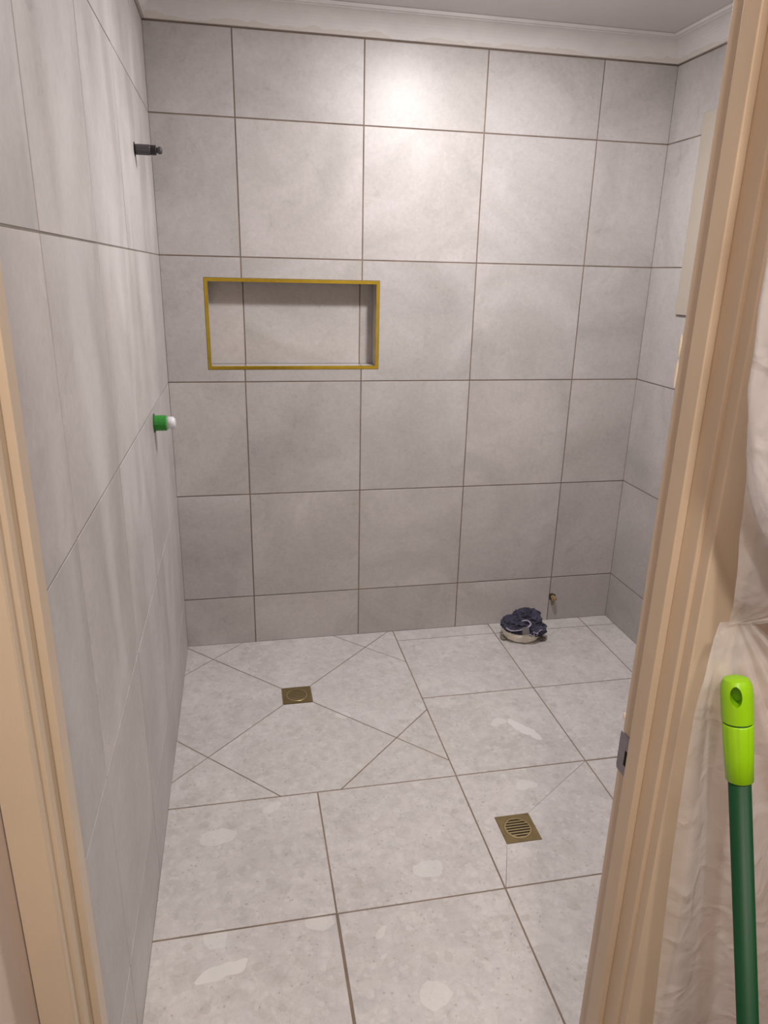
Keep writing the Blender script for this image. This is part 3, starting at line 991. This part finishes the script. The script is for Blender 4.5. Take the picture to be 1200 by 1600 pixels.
def ribbon(name, pts, w, mat, up=Vector((0, -0.35, 1))):
    """a folded strip of cloth along pts"""
    bm = bmesh.new()
    P = [Vector(p_) + Vector((0, -0.009, 0.003)) for p_ in pts]
    dense = []
    for i in range(len(P) - 1):
        a, b_, c, d = P[max(i - 1, 0)], P[i], P[i + 1], P[min(i + 2, len(P) - 1)]
        for k in range(6):
            s = k / 6
            dense.append(0.5 * ((2 * b_) + (c - a) * s + (2 * a - 5 * b_ + 4 * c - d) * s * s + (3 * b_ - a - 3 * c + d) * s ** 3))
    dense.append(P[-1])
    prev = None
    for i, q in enumerate(dense):
        tg = (dense[min(i + 1, len(dense) - 1)] - dense[max(i - 1, 0)]).normalized()
        sd = tg.cross(up).normalized()
        nn = sd.cross(tg)
        cur = [bm.verts.new(q + sd * w * math.cos(a) + nn * 0.35 * w * math.sin(a)) for a in [2 * math.pi * k / 8 for k in range(8)]]
        if prev:
            for k in range(8):
                bm.faces.new((prev[k], prev[(k + 1) % 8], cur[(k + 1) % 8], cur[k]))
        else:
            bm.faces.new(cur[::-1])
        prev = cur
    bm.faces.new(prev)
    return link(name, from_bm(bm, name), mat, t, (RX, RY, 0), True)


ribbon('hem', [(-0.088, -0.030, 0.066), (-0.075, -0.052, 0.063), (-0.045, -0.062, 0.068), (-0.018, -0.066, 0.074), (0.006, -0.060, 0.084), (0.016, -0.045, 0.088), (0.004, -0.030, 0.095), (-0.02, -0.03, 0.094)], 0.0042, M_NAVYTRIM)
ribbon('hem', [(-0.010, -0.072, 0.056), (0.008, -0.077, 0.048), (0.026, -0.076, 0.040), (0.020, -0.076, 0.060), (0.034, -0.074, 0.052), (0.044, -0.070, 0.048)], 0.0040, M_NAVYTRIM)
ribbon('hem', [(0.040, -0.068, 0.050), (0.052, -0.066, 0.060), (0.066, -0.060, 0.061), (0.076, -0.054, 0.050), (0.086, -0.048, 0.034)], 0.0036, M_NAVYTRIM)
bm = bmesh.new()
add_box(bm, -0.0165, 0.0165, -0.0008, 0.0008, -0.014, 0.014, 0.0006)
lb = link('cloth_label', from_bm(bm, 'cloth_label'), M_CLOTHLABEL, t, (RX - 0.016, RY - 0.0815, 0.072))
lb.rotation_euler = (-0.45, 0.05, 0.05)
lb['label'] = 'small grey printed label'

# ------------------------------------------------------------------ plastic dust sheet over the hall wall
P1 = Vector((0.8917, -2.3250, 1.0823))             # two points on the axis of the mop handle that leans on the sheet
P2 = Vector((0.9067, -2.3780, 0.8564))
ax = (P1 - P2).normalized()
KX, KY, KZ = 0.880, -2.290, 1.226                 # where it is bunched together
ds = empty('dust_sheet', (0.95, -2.29, 0.0))
tag(ds, 'bunched translucent plastic dust sheet hanging beside the door frame', 'dust sheet')


def grid_mesh(name, nu, nv, f):
    bm = bmesh.new()
    g = [[bm.verts.new(f(i / nu, j / nv)) for i in range(nu + 1)] for j in range(nv + 1)]
    for j in range(nv):
        for i in range(nu):
            bm.faces.new((g[j][i], g[j][i + 1], g[j + 1][i + 1], g[j + 1][i]))
    return from_bm(bm, name)


def sst(a, b_, x):
    s = max(0.0, min(1.0, (x - a) / (b_ - a)))
    return s * s * (3 - 2 * s)


def wr(x, z, sx, sz, s):
    n_ = noise.noise(Vector((x * sx, z * sz, s)))
    return 1 - 2 * abs(n_)


def upper(u, v):                                   # the puffed part above the bunch
    z = 2.30 - (2.30 - KZ) * v
    h = z - KZ
    pinch = 1 - math.exp(-h / 0.055)
    xl = KX + 0.004 - 0.024 * (1 - math.exp(-h / 0.09))
    xr = KX + 0.034 + 0.60 * (1 - math.exp(-h / 0.035)) + 0.02 * h
    x = xl + (xr - xl) * u
    puff = 0.002 + 0.016 * math.sin(math.pi * min(0.5, 0.06 + u * 1.6)) ** 0.8 * sst(0.0, 0.06, h)
    w = 0.007 * wr(x, z, 9, 6, 3.1) * pinch + 0.004 * wr(x, z, 24, 17, 8.2)
    return Vector((x + 0.004 * noise.noise(Vector((z * 9, u, 1.0))), KY + 0.012 - puff - w, z))


def stuffed(u, v):                                 # the full round bag of bunched plastic in front of it
    a, e = 2 * math.pi * u, math.pi * (v - 0.5)
    pw = lambda q, k: math.copysign(abs(q) ** k, q)
    d = Vector((pw(math.cos(e), 0.45) * pw(math.cos(a), 0.7), pw(math.cos(e), 0.45) * pw(math.sin(a), 0.8), pw(math.sin(e), 0.5)))
    k = 1 + 0.045 * wr(d.x + d.y, d.z, 2.2, 2.0, 4.4) + 0.016 * wr(d.x - d.y + d.z, d.z, 4, 5, 7.7)
    q = Vector((1.030 + 0.193 * d.x * k, -2.316 + 0.034 * d.y * k, 1.70 + 0.385 * d.z * k))
    return Vector((q.x, q.y, q.z - 0.03 * (q.x - 0.84) / 0.18 * (1 if d.z < 0 else 0)))


link('stuffed_bag', grid_mesh('stuffed_bag', 120, 120, stuffed), M_PLASTIC_B, ds, (0, 0, 0), True)
link('upper_sheet', grid_mesh('upper_sheet', 60, 130, upper), M_PLASTIC, ds, (0, 0, 0), True)


def lower(u, v):                                   # the skirt fanning out below it
    z = KZ - (KZ - 0.004) * v ** 1.15
    h = KZ - z
    xl = KX - 0.024 * (1 - math.exp(-h / 0.04)) + 0.05 * h
    xr = KX + 0.030 + min(0.62, 1.15 * h)
    x = xl + (xr - xl) * u
    amp = 0.0025 + 0.006 * sst(0.0, 0.4, h)
    fold = math.sin(2 * math.pi * (u * 5.2 + 0.25 * noise.noise(Vector((u * 4, z * 2, 5.0))))) * amp
    fold += 0.35 * amp * wr(u * 2.0, z, 4, 1.5, 9.0) + 0.0012 * wr(x, z, 16, 9, 2.2)
    top = 0.020 * (1 - sst(0.0, 0.10, h))
    y = min(-2.2655, KY + 0.012 - 0.004 - fold - top * 0.2)
    hy = P1.y + (z - P1.z) * ax.y / ax.z              # the leaning handle presses the sheet back
    hx = P1.x + (z - P1.z) * ax.x / ax.z
    near = math.exp(-((x - hx) / 0.035) ** 2)
    y = max(y, min(-2.2655, hy + 0.0175)) * near + y * (1 - near)
    return Vector((x, y, z))


link('lower_sheet', grid_mesh('lower_sheet', 70, 120, lower), M_PLASTIC, ds, (0, 0, 0), True)
# ------------------------------------------------------------------ mop handle leaning on the wall
zt = 1.1849                                          # top of the grip
top = P1 + ax * ((zt - P1.z) / ax.z)
foot = P1 - ax * ((P1.z - 0.012) / ax.z)
mh = empty('mop_handle', foot)
tag(mh, 'dark green mop pole with lime grip leaning beside the doorway', 'mop')
face = Vector((-0.62, -0.78, 0))                    # the side with the hanging hole looks into the doorway
yv = (face - ax * face.dot(ax)).normalized()
xv = yv.cross(ax).normalized()
MX = Matrix((xv, yv, ax)).transposed().to_4x4()
LEN = (top - foot).length
Gp = 0.0988                                          # grip length


def part(name, prof, mat, seg=40, mod=None, smooth=True):
    bm = bmesh.new()
    lathe(bm, prof, seg, MX, mod)
    o = link(name, from_bm(bm, name), mat, mh, foot, smooth)
    return o


part('pole', [(0.0096, 0.002), (0.0098, 0.004), (0.0098, LEN - Gp + 0.01)], M_DKGREEN)
CP = 0.0423                                         # length of the cap above the groove
part('grip_sleeve', [(0.0108, LEN - Gp), (0.0118, LEN - Gp + 0.001), (0.0128, LEN - Gp + 0.025), (0.0134, LEN - CP - 0.0025), (0.0128, LEN - CP - 0.0012)], M_LIME, 64,
     mod=lambda a, h: 1 - 0.05 * max(0.0, math.cos(8 * a)) ** 6 * (1 if h > LEN - Gp + 0.024 and h < LEN - CP - 0.002 else 0))
part('groove', [(0.0122, LEN - CP - 0.0030), (0.0122, LEN - CP + 0.001)], M_DKGREEN)
bm = bmesh.new()
lathe(bm, [(0.0126, LEN - CP), (0.0135, LEN - CP + 0.001), (0.0138, LEN - 0.016), (0.0130, LEN - 0.007), (0.0108, LEN - 0.0022), (0.007, LEN - 0.0004), (0.002, LEN)], 64, MX)
gc = link('grip_cap', from_bm(bm, 'grip_cap'), M_LIME, mh, foot, True)
bm = bmesh.new()                                    # cut the slotted hanging hole right through
lathe(bm, [(0.0050, -0.03), (0.0050, 0.004)], 32, Matrix.Rotation(math.pi / 2, 4, 'X'))
for v in bm.verts:
    v.co.z *= 1.9
    v.co = v.co + Vector((0.0, 0, LEN - 0.0150))
    v.co = (MX @ v.co)
cut = link('cutter', from_bm(bm, 'cutter'), M_LIME, mh, foot)
md = gc.modifiers.new('hole', 'BOOLEAN')
md.operation = 'DIFFERENCE'
md.object = cut
md.solver = 'EXACT'
bpy.context.view_layer.update()
dg = bpy.context.evaluated_depsgraph_get()
me = bpy.data.meshes.new_from_object(gc.evaluated_get(dg))
gc.modifiers.clear()
gc.data = me
bpy.data.objects.remove(cut, do_unlink=True)
for p_ in me.polygons:
    p_.use_smooth = True
try:
    me.set_sharp_from_angle(angle=math.radians(35))
except Exception:
    pass

bpy.context.view_layer.update()
